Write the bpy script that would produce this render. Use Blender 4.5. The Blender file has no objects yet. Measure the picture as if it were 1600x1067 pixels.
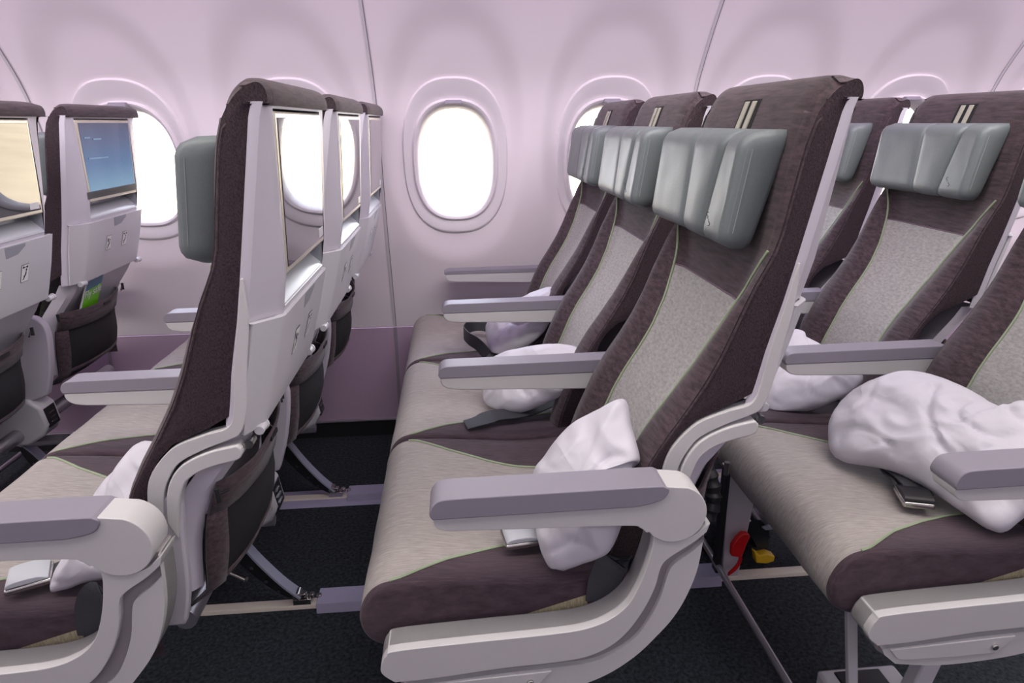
import bpy, bmesh, math, random
from mathutils import Vector, noise
random.seed(7)
ZO = 0.06            # everything is written with the carpet at z = -0.06, then lifted so the carpet lies at 0
PITCH = 0.762        # distance from one seat row to the next
SP = 0.503           # distance from one armrest to the next
C = bpy.context.scene.collection
S = bpy.context.scene

# ---------------------------------------------------------------- camera
cam_data = bpy.data.cameras.new('camera')
cam = bpy.data.objects.new('camera', cam_data); C.objects.link(cam)
S.camera = cam
cam_data.sensor_width = 36.0
cam_data.lens = 36.0 * 1028.7 / 1600.0
cam_data.clip_start = 0.02
def camera_basis(yaw, pitch, roll):
    f = Vector((math.sin(yaw)*math.cos(pitch), math.cos(yaw)*math.cos(pitch), -math.sin(pitch)))
    r = Vector((math.cos(yaw), -math.sin(yaw), 0.0)); u = r.cross(f)
    return r*math.cos(roll) + u*math.sin(roll), u*math.cos(roll) - r*math.sin(roll), f
_r, _u, _f = camera_basis(math.radians(4.7403), math.radians(18.4745), math.radians(-0.5859))
from mathutils import Matrix
m = Matrix((_r, _u, -_f)).transposed().to_4x4()
m.translation = Vector((-0.4956, -0.8435, 1.1223 + ZO))
cam.matrix_world = m

# ---------------------------------------------------------------- world, lights, exposure
S.view_settings.view_transform = 'Standard'
S.view_settings.look = 'None'
S.view_settings.exposure = 0.0
S.view_settings.gamma = 1.0
S.view_settings.use_curve_mapping = False
w = bpy.data.worlds.new('sky'); S.world = w; w.use_nodes = True
nt = w.node_tree; bg = nt.nodes['Background']
tc = nt.nodes.new('ShaderNodeTexCoord'); sep = nt.nodes.new('ShaderNodeSeparateXYZ')
cr = nt.nodes.new('ShaderNodeValToRGB')
nt.links.new(tc.outputs['Generated'], sep.inputs[0]); nt.links.new(sep.outputs['Z'], cr.inputs[0])
cr.color_ramp.elements[0].position = 0.0; cr.color_ramp.elements[0].color = (0.95, 0.97, 1.0, 1)
cr.color_ramp.elements[1].position = 0.6; cr.color_ramp.elements[1].color = (0.72, 0.82, 1.0, 1)
nt.links.new(cr.outputs[0], bg.inputs['Color']); bg.inputs['Strength'].default_value = 11.0

def area(name, loc, target, sx, sy, power, col, spread=180):
    l = bpy.data.lights.new(name, 'AREA'); l.shape = 'RECTANGLE'; l.size = sx; l.size_y = sy
    l.energy = power; l.color = col; l.spread = math.radians(spread)
    o = bpy.data.objects.new(name, l); C.objects.link(o); o.location = loc
    d = Vector(target) - Vector(loc); o.rotation_euler = d.to_track_quat('-Z', 'X' if abs(d.x) < .01 and False else 'Y').to_euler()
    return o
# mood lighting: lilac wash along the top of the sidewall, ceiling light strips over the aisle, plus an added wall fill
area('sidewall_wash_light', (-0.3, 0.88, 1.64+ZO), (-0.3, 1.45, 0.75+ZO), 7.0, 0.08, 7.5, (0.84, 0.50, 1.0), 150)
area('added_wall_fill_light', (-0.3, 0.33, 1.74+ZO), (-0.3, 1.50, 0.25+ZO), 7.0, 0.12, 25, (1.0, 0.93, 0.97), 140)  # added fill brightening the lower sidewall and window seats, not a cabin fixture
area('ceiling_light', (-0.3, -0.3, 2.02+ZO), (-0.3, -0.3, 0), 7.0, 0.45, 62, (1.0, 0.93, 0.88))
area('far_side_wash_light', (-0.3, -1.75, 1.80+ZO), (-0.3, 0.2, 0.4+ZO), 7.0, 0.25, 20, (0.86, 0.80, 1.0))

# ---------------------------------------------------------------- materials
def mat(name, col, rough=0.5, metal=0.0, spec=None, noise_scale=None, streak=None, amount=0.25, bump=0.0, detail=4, coat=0, sheen=0, sss=0):
    M = bpy.data.materials.new(name); M.use_nodes = True
    n = M.node_tree.nodes; L = M.node_tree.links; b = n['Principled BSDF']
    b.inputs['Base Color'].default_value = (*col, 1); b.inputs['Roughness'].default_value = rough
    b.inputs['Metallic'].default_value = metal
    if spec is not None: b.inputs['Specular IOR Level'].default_value = spec
    if coat: b.inputs['Coat Weight'].default_value = coat; b.inputs['Coat Roughness'].default_value = 0.05
    if sheen: b.inputs['Sheen Weight'].default_value = sheen
    if sss: b.inputs['Subsurface Weight'].default_value = sss; b.inputs['Subsurface Radius'].default_value = (.05, .04, .035)
    if streak or noise_scale:
        t = n.new('ShaderNodeTexCoord'); mp = n.new('ShaderNodeMapping')
        mp.inputs['Scale'].default_value = streak or (noise_scale,)*3
        L.new(t.outputs['Object'], mp.inputs[0])
        no = n.new('ShaderNodeTexNoise'); no.inputs['Scale'].default_value = 1.0; no.inputs['Detail'].default_value = detail
        no.inputs['Roughness'].default_value = 0.65
        L.new(mp.outputs[0], no.inputs['Vector'])
        mr = n.new('ShaderNodeMapRange'); mr.inputs['From Min'].default_value = 0.3; mr.inputs['From Max'].default_value = 0.7
        mr.inputs['To Min'].default_value = 1 - amount; mr.inputs['To Max'].default_value = 1 + amount
        L.new(no.outputs['Fac'], mr.inputs[0])
        mx = n.new('ShaderNodeVectorMath'); mx.operation = 'SCALE'; mx.inputs[0].default_value = col
        L.new(mr.outputs[0], mx.inputs['Scale']); L.new(mx.outputs[0], b.inputs['Base Color'])
        if bump:
            bp = n.new('ShaderNodeBump'); bp.inputs['Strength'].default_value = bump; bp.inputs['Distance'].default_value = 0.001
            L.new(no.outputs['Fac'], bp.inputs['Height']); L.new(bp.outputs[0], b.inputs['Normal'])
    return M
def s2l(r, g, b):
    f = lambda c: (c/255/12.92) if c/255 <= .04045 else ((c/255+.055)/1.055)**2.4
    return (f(r), f(g), f(b))
M = {}
M['dark_face'] = mat('mauve brown woven cloth', s2l(66,52,57), .85, streak=(150,18,150), amount=.62, bump=.5, sheen=.15)
M['dark_seat'] = mat('mauve brown seat cloth', s2l(68,52,60), .85, streak=(30,340,60), amount=.45, bump=.5, sheen=.15)
M['dark_side'] = mat('dark ribbed side cloth', s2l(52,39,45), .9, streak=(480,220,300), amount=.6, bump=.9, detail=2)
M['grey_face'] = mat('light grey back cloth', s2l(160,158,155), .85, streak=(200,90,200), amount=.24, bump=.4, sheen=.1)
M['grey_seat'] = mat('light grey seat cloth', s2l(158,152,147), .85, streak=(34,420,70), amount=.24, bump=.5, sheen=.1)
M['beige_side'] = mat('beige underside cloth', s2l(170,162,130), .85, streak=(400,200,80), amount=.3, bump=.4)
M['piping'] = mat('pale green piping', s2l(150,165,135), .7)
M['screen_text'] = mat('white screen text', s2l(150,190,215), .5)
M['strap'] = mat('pale guide strap', s2l(172,170,156), .7)
M['seam'] = mat('mauve seam piping', s2l(120,98,112), .8)
M['leather'] = mat('grey green leather', s2l(112,120,121), .40, noise_scale=260, amount=.05, bump=.25)
M['stitch'] = mat('pale grey stitching', s2l(145,150,149), .6)
M['shell'] = mat('warm white plastic', s2l(196,192,202), .38, noise_scale=900, amount=.02, bump=.05)
M['tray'] = mat('pale grey plastic', s2l(200,199,204), .35, noise_scale=900, amount=.02)
M['arm'] = mat('white grey armrest plastic', s2l(200,199,199), .42, noise_scale=700, amount=.03, bump=.1)
M['pad'] = mat('lilac grey armrest pad', s2l(140,136,147), .5, noise_scale=900, amount=.03, bump=.1)
M['strip'] = mat('warm grey plastic strip', s2l(150,145,147), .5, noise_scale=500, amount=.06)
M['shelf'] = mat('silver grey plastic', s2l(186,190,196), .28)
M['latch'] = mat('mid grey latch plastic', s2l(150,153,162), .4)
M['bezel'] = mat('silver bezel', s2l(214,208,190), .25, metal=.35)
M['black'] = mat('black plastic', (.012,.012,.015), .45)
M['mesh'] = mat('black mesh fabric', (.012,.012,.014), .8, noise_scale=900, amount=.6)
M['belt'] = mat('charcoal belt webbing', s2l(58,60,64), .6, streak=(900,300,900), amount=.3, bump=.5)
M['metal'] = mat('polished steel', (.55,.54,.52), .22, metal=1)
M['alu'] = mat('satin aluminium', (.52,.51,.55), .38, metal=.85)
M['strut'] = mat('pale blue grey strut', s2l(160,165,182), .4)
M['rail'] = mat('grey lilac floor rail', s2l(165,162,188), .45, noise_scale=300, amount=.06)
M['cream'] = mat('cream rail insert', s2l(215,208,195), .45, noise_scale=300, amount=.06)
M['pillow'] = mat('white nonwoven pillow cover', s2l(206,204,212), .55)
def crumple(X):
    n = X.node_tree.nodes; L = X.node_tree.links; t = n.new('ShaderNodeTexCoord'); h = []
    for sc, w_, ds in ((7, 1.0, .6), (17, .22, .3)):
        no = n.new('ShaderNodeTexNoise'); no.inputs['Scale'].default_value = sc; no.inputs['Detail'].default_value = 1.5; no.inputs['Distortion'].default_value = ds
        L.new(t.outputs['Object'], no.inputs['Vector'])
        a = n.new('ShaderNodeMath'); a.operation = 'SUBTRACT'; a.inputs[1].default_value = .5; L.new(no.outputs['Fac'], a.inputs[0])
        b = n.new('ShaderNodeMath'); b.operation = 'ABSOLUTE'; L.new(a.outputs[0], b.inputs[0])
        c = n.new('ShaderNodeMath'); c.operation = 'MULTIPLY'; c.inputs[1].default_value = -w_; L.new(b.outputs[0], c.inputs[0]); h.append(c)
    d = n.new('ShaderNodeMath'); d.operation = 'ADD'; L.new(h[0].outputs[0], d.inputs[0]); L.new(h[1].outputs[0], d.inputs[1])
    bp = n.new('ShaderNodeBump'); bp.inputs['Strength'].default_value = 1.0; bp.inputs['Distance'].default_value = .014
    L.new(d.outputs[0], bp.inputs['Height']); L.new(bp.outputs[0], n['Principled BSDF'].inputs['Normal'])
crumple(M['pillow'])
M['wall'] = mat('off white sidewall plastic', s2l(228,220,224), .5, noise_scale=1200, amount=.015)
M['surround'] = mat('white window surround plastic', s2l(222,216,220), .42)
M['dado'] = mat('mauve grey lower wall panel', s2l(168,146,166), .6, noise_scale=900, amount=.05)
M['groove'] = mat('grey panel joint', s2l(135,127,135), .6)
M['jointlip'] = mat('pale joint lip', s2l(200,196,200), .5)
M['carpet'] = mat('dark navy carpet', (.017,.023,.029), .95, noise_scale=110, amount=1.0, bump=1.0, detail=3)
M['skirt'] = mat('black skirting', (.01,.01,.011), .6)
M['ceil'] = mat('white ceiling', s2l(215,212,215), .6)
M['red'] = mat('red plastic strap', (.65,.01,.015), .35)
M['yellow'] = mat('yellow plastic', (.75,.48,.01), .4)
M['pouch'] = mat('black clear pouch film', (.02,.022,.026), .22)
M['teal'] = mat('dark teal wrapper', (.01,.10,.17), .25)
M['white'] = mat('white print', (.8,.8,.8), .5)
M['cardgreen'] = mat('bright green card', s2l(112,200,30), .35)
M['cardblue'] = mat('blue green card', s2l(62,120,150), .35)
M['concrete'] = mat('pale tan apron concrete', s2l(222,196,158), .95, spec=0.0, noise_scale=.25, amount=.12)
M['bellow'] = mat('ribbed black hose rubber', (.02,.02,.024), .5)
def screen_mat(name, on):
    X = bpy.data.materials.new(name); X.use_nodes = True; n = X.node_tree.nodes; L = X.node_tree.links; b = n['Principled BSDF']
    b.inputs['Base Color'].default_value = (.02,.024,.03,1); b.inputs['Roughness'].default_value = .03
    b.inputs['IOR'].default_value = 1.65
    b.inputs['Coat Weight'].default_value = .6; b.inputs['Coat Roughness'].default_value = .02
    if on:
        t = n.new('ShaderNodeTexCoord'); sp = n.new('ShaderNodeSeparateXYZ'); L.new(t.outputs['Object'], sp.inputs[0])
        r_ = n.new('ShaderNodeValToRGB'); mr = n.new('ShaderNodeMapRange')
        mr.inputs['From Min'].default_value = .93+ZO; mr.inputs['From Max'].default_value = 1.13+ZO
        L.new(sp.outputs['Z'], mr.inputs[0]); L.new(mr.outputs[0], r_.inputs[0])
        e = r_.color_ramp.elements; e[0].position = 0; e[0].color = (.22,.45,.62,1); e[1].position = 1; e[1].color = (.012,.035,.11,1)
        m_ = e.new(.45); m_.color = (.04,.17,.36,1)
        L.new(r_.outputs[0], b.inputs['Emission Color']); b.inputs['Emission Strength'].default_value = .75
    return X
M['screen'] = screen_mat('dark glass screen', False); M['screen_on'] = screen_mat('lit blue screen', True)
def glass_mat():
    X = bpy.data.materials.new('window pane'); X.use_nodes = True; n = X.node_tree.nodes; L = X.node_tree.links
    n.remove(n['Principled BSDF']); tr = n.new('ShaderNodeBsdfTransparent'); gl = n.new('ShaderNodeBsdfGlossy'); gl.inputs['Roughness'].default_value = .02
    fr = n.new('ShaderNodeFresnel'); mx = n.new('ShaderNodeMixShader'); fr.inputs['IOR'].default_value = 1.45
    L.new(fr.outputs[0], mx.inputs[0]); L.new(tr.outputs[0], mx.inputs[1]); L.new(gl.outputs[0], mx.inputs[2]); L.new(mx.outputs[0], n['Material Output'].inputs[0])
    return X
M['glass'] = glass_mat()

# ---------------------------------------------------------------- helpers
def build(name, verts, faces, m, parent=None, smooth=True, bevel=0, seg=2, mats=None, midx=None, angle=35):
    me = bpy.data.meshes.new(name)
    me.from_pydata([(v[0], v[1], v[2]+ZO) for v in verts], [], faces)
    for x in (mats or [m]): me.materials.append(M[x])
    if midx: me.polygons.foreach_set('material_index', midx)
    bm = bmesh.new(); bm.from_mesh(me); bmesh.ops.remove_doubles(bm, verts=bm.verts, dist=1e-6)
    bmesh.ops.recalc_face_normals(bm, faces=bm.faces); bm.to_mesh(me); bm.free()
    if smooth:
        me.polygons.foreach_set('use_smooth', [True]*len(me.polygons)); me.set_sharp_from_angle(angle=math.radians(angle))
    o = bpy.data.objects.new(name, me); C.objects.link(o); o.parent = parent
    if bevel:
        b = o.modifiers.new('bevel', 'BEVEL'); b.width = bevel; b.segments = seg; b.limit_method = 'ANGLE'; b.angle_limit = math.radians(40)
        b.harden_normals = False
    return o
def box(x0, x1, y0, y1, z0, z1):
    v = [(x, y, z) for x in (x0, x1) for y in (y0, y1) for z in (z0, z1)]
    return v, [(0,1,3,2), (4,6,7,5), (0,4,5,1), (2,3,7,6), (0,2,6,4), (1,5,7,3)]
class MB:
    def __init__(s): s.v = []; s.f = []; s.mi = []
    def add(s, vf, mi=0):
        k = len(s.v); s.v += list(vf[0]); s.f += [tuple(i+k for i in f) for f in vf[1]]; s.mi += [mi]*len(vf[1]); return s
    def build(s, name, m, parent=None, **k):
        if isinstance(m, (list, tuple)): return build(name, s.v, s.f, None, parent, mats=m, midx=s.mi, **k)
        return build(name, s.v, s.f, m, parent, **k)
def prism(pts, y0, y1):
    """polygon in the x-z plane, extruded from y0 to y1"""
    n = len(pts)
    v = [(p[0], y0, p[1]) for p in pts] + [(p[0], y1, p[1]) for p in pts]
    return v, [tuple(range(n)), tuple(range(2*n-1, n-1, -1))] + [(i, i+n, (i+1) % n+n, (i+1) % n) for i in range(n)]
def hexa(p):   # 8 explicit points, same order as box()
    return p, [(0,1,3,2), (4,6,7,5), (0,4,5,1), (2,3,7,6), (0,2,6,4), (1,5,7,3)]
def smooth(pts, n=6, closed=False):
    """Catmull-Rom through points of any dimension"""
    out = []; N = len(pts); R = range(N if closed else N-1)
    for i in R:
        g = lambda k: pts[k % N] if closed else pts[min(max(k, 0), N-1)]
        p0, p1, p2, p3 = g(i-1), g(i), g(i+1), g(i+2)
        for j in range(n):
            t = j/n
            out.append(tuple(.5*((2*b)+(-a+c)*t+(2*a-5*b+4*c-d)*t*t+(-a+3*b-3*c+d)*t**3) for a, b, c, d in zip(p0, p1, p2, p3)))
    if not closed: out.append(tuple(pts[-1]))
    return out
def tube(path, r, k=8, cap=True):
    v = []; f = []; n = len(path); P = [Vector(p) for p in path]
    up = Vector((.13, .31, .94)).normalized()
    for i, p in enumerate(P):
        t = (P[min(i+1, n-1)] - P[max(i-1, 0)]).normalized()
        a = t.cross(up); a.normalize(); b = a.cross(t)
        rr = r[i] if isinstance(r, (list, tuple)) else r
        for j in range(k):
            w_ = 2*math.pi*j/k; v.append(tuple(p + a*math.cos(w_)*rr + b*math.sin(w_)*rr))
    for i in range(n-1):
        for j in range(k): f.append((i*k+j, i*k+(j+1) % k, (i+1)*k+(j+1) % k, (i+1)*k+j))
    if cap: f.append(tuple(range(k-1, -1, -1))); f.append(tuple(range((n-1)*k, n*k)))
    return v, f
def ribbon(path, side, w_, t_):
    """flat strap: path of points, side direction(s), width, thickness"""
    v = []; f = []; n = len(path); P = [Vector(p) for p in path]
    for i, p in enumerate(P):
        t = (P[min(i+1, n-1)] - P[max(i-1, 0)]).normalized()
        s_ = Vector(side[i] if isinstance(side[0], (tuple, Vector, list)) else side); s_ = (s_ - t*s_.dot(t)).normalized(); nn = t.cross(s_)
        for a, b in ((-1,-1), (1,-1), (1,1), (-1,1)): v.append(tuple(p + s_*a*w_/2 + nn*b*t_/2))
    for i in range(n-1):
        for j in range(4): f.append((i*4+j, i*4+(j+1) % 4, (i+1)*4+(j+1) % 4, (i+1)*4+j))
    f.append((3,2,1,0)); f.append(((n-1)*4, (n-1)*4+1, (n-1)*4+2, (n-1)*4+3))
    return v, f
def gridf(rows):
    """rows of equal length point lists -> verts, quads"""
    v = [p for r_ in rows for p in r_]; m_ = len(rows[0])
    return v, [(i*m_+j, i*m_+j+1, (i+1)*m_+j+1, (i+1)*m_+j) for i in range(len(rows)-1) for j in range(m_-1)]
def disc(c, r, axis, th, k=20, r2=None):
    """short cylinder centred at c along axis 'x','y' or 'z'"""
    v = []; r2 = r if r2 is None else r2
    for s_, rr in ((-1, r), (1, r2)):
        for j in range(k):
            a = 2*math.pi*j/k; p, q = math.cos(a)*rr, math.sin(a)*rr; h = s_*th/2
            v.append({'x': (c[0]+h, c[1]+p, c[2]+q), 'y': (c[0]+p, c[1]+h, c[2]+q), 'z': (c[0]+p, c[1]+q, c[2]+h)}[axis])
    return v, [tuple(range(k)), tuple(range(2*k-1, k-1, -1))] + [(j, j+k, (j+1) % k+k, (j+1) % k) for j in range(k)]
def interp(x, xs, ys):
    if x <= xs[0]: return ys[0]
    for i in range(1, len(xs)):
        if x <= xs[i]:
            t = (x-xs[i-1])/(xs[i]-xs[i-1]); return ys[i-1]+t*(ys[i]-ys[i-1])
    return ys[-1]
def sstep(a, b, x):
    t = min(max((x-a)/(b-a), 0), 1); return t*t*(3-2*t)
def tag(o, label=None, cat=None, group=None, kind=None):
    if label: o['label'] = label
    if cat: o['category'] = cat
    if group: o['group'] = group
    if kind: o['kind'] = kind
    return o
def struct(o): o['kind'] = 'structure'; return o
def empty(name, loc):
    o = bpy.data.objects.new(name, None); C.objects.link(o); o.location = loc; o.empty_display_size = .1; return o
def copy_tree(o, parent=None):
    c = o.copy(); C.objects.link(c); c.parent = parent
    for ch in list(o.children): copy_tree(ch, c)
    return c

# ================================================================ the cabin itself
X0, X1 = -0.4885 - 0.533*5.5, -0.4885 + 0.533*6.5
WK = smooth([(-.06,1.572),(.015,1.577),(.148,1.593),(.30,1.612),(.376,1.619),(.56,1.592),(.71,1.556),(.85,1.531),(1.0,1.512),(1.12,1.490),(1.24,1.445),(1.36,1.362),(1.454,1.285),(1.6,1.15),(1.75,.99)], 5)
WZ = [p[0] for p in WK]; WY = [p[1] for p in WK]
def W(z): return interp(z, WZ, WY)
WINX = [-0.4885 + 0.533*k for k in range(-5, 7)]
def scoop(x, z):
    xc = min(WINX, key=lambda c: abs(c-x))
    rho = ((abs(x-xc)/.222)**2.3 + (abs(z-1.06)/.40)**2.3)**(1/2.3)
    return .026*(1-sstep(.80, 1.10, rho))
def wall_pt(x, z, d=0.0): return (x, W(z)+scoop(x, z)+d, z)
ZL, ZH = .62, 1.60
wall = MB()
def oval(xc, zc, a, b, th, n=2.55):
    c, s_ = math.cos(th), math.sin(th)
    k = (abs(c/a)**n + abs(s_/b)**n)**(-1/n)
    return xc + c*k, zc + s_*k
angs = sorted([2*math.pi*i/96 for i in range(96)] + [math.atan2(zz-1.0, xx) % (2*math.pi) for xx in (-.2665, .2665) for zz in (ZL, ZH)])
def rect_hit(xc, th):
    c, s_ = math.cos(th), math.sin(th)
    k = min((.2665/abs(c)) if abs(c) > 1e-9 else 9, ((ZH-1.0)/s_ if s_ > 0 else (ZL-1.0)/s_) if abs(s_) > 1e-9 else 9)
    return xc+c*k, 1.0+s_*k
for xc in WINX:
    rings = []
    for t in [0]+[i/16 for i in range(1, 17)]:
        ring = []
        for th in angs:
            a = oval(xc, 1.0, .181, .263, th); b = rect_hit(xc, th)
            x, z = a[0]+(b[0]-a[0])*t, a[1]+(b[1]-a[1])*t
            ring.append(wall_pt(x, z, .0015 if t == 0 else 0))
        ring.append(ring[0]); rings.append(ring)
    wall.add(gridf(rings))
xs = [X0 + (X1-X0)*i/120 for i in range(121)]
wall.add(gridf([[(x, W(z), z) for x in xs] for z in [.376+(ZL-.376)*i/8 for i in range(9)]]))
wall.add(gridf([[(x, W(z), z) for x in xs] for z in [ZH, 1.68, 1.75]]))
struct(wall.build('wall_left', 'wall', angle=60))
low = MB(); low.add(gridf([[(x, W(z)-.002, z) for x in (X0, X1)] for z in [.012, .08, .148, .22, .30, .372]]))
low.add(gridf([[(x, W(.372)-.002, .372) for x in (X0, X1)], [(x, W(.372)+.004, .3725) for x in (X0, X1)], [(x, W(.376)+.004, .40) for x in (X0, X1)]]))
struct(low.build('wall_left_lower', 'dado'))
b_ = MB(); b_.add(box(X0, X1, 1.571, 1.62, -.06, .006)); struct(b_.build('baseboard_left', 'skirt'))
b_ = MB(); b_.add(box(X0, X1, 1.562, 1.59, .006, .013)); struct(b_.build('trim_1', 'alu', bevel=.001))
# panel joints
n_tr = 2
for k in range(-2, 4):
    x = -.745 + 1.066*k
    zs = [.378+(1.70-.378)*i/30 for i in range(31)]
    g_ = MB()
    g_.add(gridf([[(x-.005, W(z)-.001, z), (x-.005, W(z)-.003, z), (x+.0035, W(z)-.003, z), (x+.0035, W(z)-.001, z)] for z in zs]))
    o = struct(g_.build('trim_%d' % n_tr, 'jointlip')); n_tr += 1
    g_ = MB(); g_.add(gridf([[(x+.0035, W(z)-.0025, z), (x+.0065, W(z)-.0025, z)] for z in zs])); g_.build('joint_gap', 'groove', o)
    zs = [.012+(.374-.012)*i/10 for i in range(11)]
    g_ = MB(); g_.add(gridf([[(x-.004, W(z)-.006, z), (x+.008, W(z)-.006, z)] for z in zs])); g_.build('lower_joint', 'groove', o)
# windows
for i, xc in enumerate(WINX):
    spec = [(.124,.180,.985,.060), (.126,.183,.986,.030), (.134,.190,.988,.004), (.139,.196,.99,-.003), (.143,.200,.99,-.0045), (.146,.203,.99,-.001), (.150,.207,.99,.007), (.160,.222,.993,.003), (.173,.252,1.0,-.0085), (.1765,.2570,1.0,-.0080), (.181,.263,1.0,.0015)]
    rings = []
    for a, b, zc, d in spec:
        ring = []
        for th in angs:
            x, z = oval(xc, zc, a, b, th); ring.append(wall_pt(x, z, d))
        ring.append(ring[0]); rings.append(ring)
    # the inner shade cassette keeps the pane upright
    v, f = gridf(rings)
    wn = struct(build('window_%d' % (i+1), v, f, 'surround', angle=50))
    ring = []
    yp = W(1.0)+.062
    ang2 = [2*math.pi*j/64 for j in range(64)]
    pv = [(xc, W(.985)+.06+.02, .985)] + [wall_pt(*oval(xc, .985, .125, .181, th), .0605) for th in ang2]
    build('pane', pv, [(0, j+1, (j+1) % 64+1) for j in range(64)], 'glass', wn)
    tb = MB(); z0 = 1.176
    tb.add(hexa([(xc-.030, W(z0)-.004, z0+.004), (xc-.026, W(z0)+.002, z0+.016), (xc-.030, W(z0)+.045, z0+.004), (xc-.026, W(z0)+.045, z0+.016), (xc+.030, W(z0)-.004, z0+.004), (xc+.026, W(z0)+.002, z0+.016), (xc+.030, W(z0)+.045, z0+.004), (xc+.026, W(z0)+.045, z0+.016)]))
    tb.build('shade_handle', 'pad', wn, bevel=.002)
    # portals that guide daylight through the openings
    pl = bpy.data.lights.new('window_daylight', 'AREA'); pl.shape = 'ELLIPSE'; pl.size = .25; pl.size_y = .36; pl.cycles.is_portal = True
    po = bpy.data.objects.new('window_daylight', pl); C.objects.link(po); po.location = (xc, W(.985)+.10, .985+ZO)
    po.rotation_euler = (math.radians(-90), 0, 0)
# floor, ceiling, closing walls of the cabin
fb = MB(); fb.add(box(X0, X1, -2.35, 1.60, -.12, -.06)); struct(fb.build('floor', 'carpet'))
cb = MB()
cb.add(([(X0,.99,1.75),(X1,.99,1.75),(X1,.80,1.66),(X0,.80,1.66)], [(0,1,2,3)]))
cb.add(([(X0,.80,1.66),(X1,.80,1.66),(X1,.45,1.75),(X0,.45,1.75)], [(0,1,2,3)]))
cb.add(([(X0,.45,1.75),(X1,.45,1.75),(X1,.30,2.06),(X0,.30,2.06)], [(0,1,2,3)]))
cb.add(([(X0,.30,2.06),(X1,.30,2.06),(X1,-2.35,2.06),(X0,-2.35,2.06)], [(0,1,2,3)]))
struct(cb.build('ceiling', 'ceil', smooth=False))
rb = MB(); rb.add(box(X0, X1, -2.40, -2.35, -.06, 2.06)); struct(rb.build('wall_right', 'wall', smooth=False))
for nm, x in (('wall_front', X0-.03), ('wall_rear', X1)):
    e_ = MB(); e_.add(box(x, x+.03, -2.35, 1.75, -.06, 2.06)); struct(e_.build(nm, 'wall', smooth=False))
# pale apron outside
g_ = MB(); g_.add(([(-60,2.5,-3.2),(60,2.5,-3.2),(60,120,-3.2),(-60,120,-3.2)], [(0,1,2,3)])); struct(g_.build('ground', 'concrete', smooth=False))
# floor rails with snap-on covers between the rows
n_ = n_tr
for y0 in (.60, 1.115):
    def rail_piece(a0, a1, hw, zt, m_):
        f_ = MB(); sec = [(y0-hw,-.061),(y0-hw*.8,zt),(y0+hw*.8,zt),(y0+hw,-.061)]
        v = [(x, a, b) for x in (a0, a1) for a, b in sec]
        f_.add((v, [(0,1,5,4),(1,2,6,5),(2,3,7,6),(3,0,4,7),(3,2,1,0),(4,5,6,7)]))
        return f_.build('trim_%d' % n_, m_, bevel=.002)
    struct(rail_piece(X0, X1, .017, -.050, 'cream')); n_ += 1
    if y0 > 1: struct(rail_piece(X0, X1, .055, -.0545, 'rail')); n_ += 1
    for row in (-1, 0, 1, 2):
        struct(rail_piece(row*PITCH-.885, row*PITCH-.585, .037, -.034, 'rail')); n_ += 1

# ================================================================ the airline seat
GZ = [.37,.48,.54,.62,.66,.70,.75,.80,.88,.95,1.03,1.10,1.13,1.152,1.168,1.178]
GX = [-.300,-.275,-.255,-.222,-.200,-.174,-.144,-.120,-.088,-.069,-.049,-.032,-.022,-.014,-.002,.014]
def gx(z): return interp(z, GZ, GX)
HW = .2025; YC = .2375     # half width and centre of the back
def half_panel(z): return interp(z, [.42,.60,.66,.73,.80,.86,.90,.94,.97], [.100,.100,.104,.110,.125,.147,.166,.190,.200])
def recess(y, z):
    """how far the padded middle lies behind the side bolsters"""
    d = abs(y-YC); hp = half_panel(z)
    k = 1 - sstep(hp*.78, hp+.055, d)
    depth = .030*sstep(1.12, .86, z) if False else .032*(1-sstep(.84, 1.12, z))
    edge = sstep(HW-.022, HW, d)
    return depth*k + .007*edge**2 - .004*math.exp(-((d-hp-.045)/.03)**2)*(1-sstep(.9,1.05,z))
def face_pt(y, z, off=0.0): return (gx(z)+recess(y, z)+off, y, z)
def frange(a, b, n): return [a+(b-a)*i/(n-1) for i in range(n)]

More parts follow.
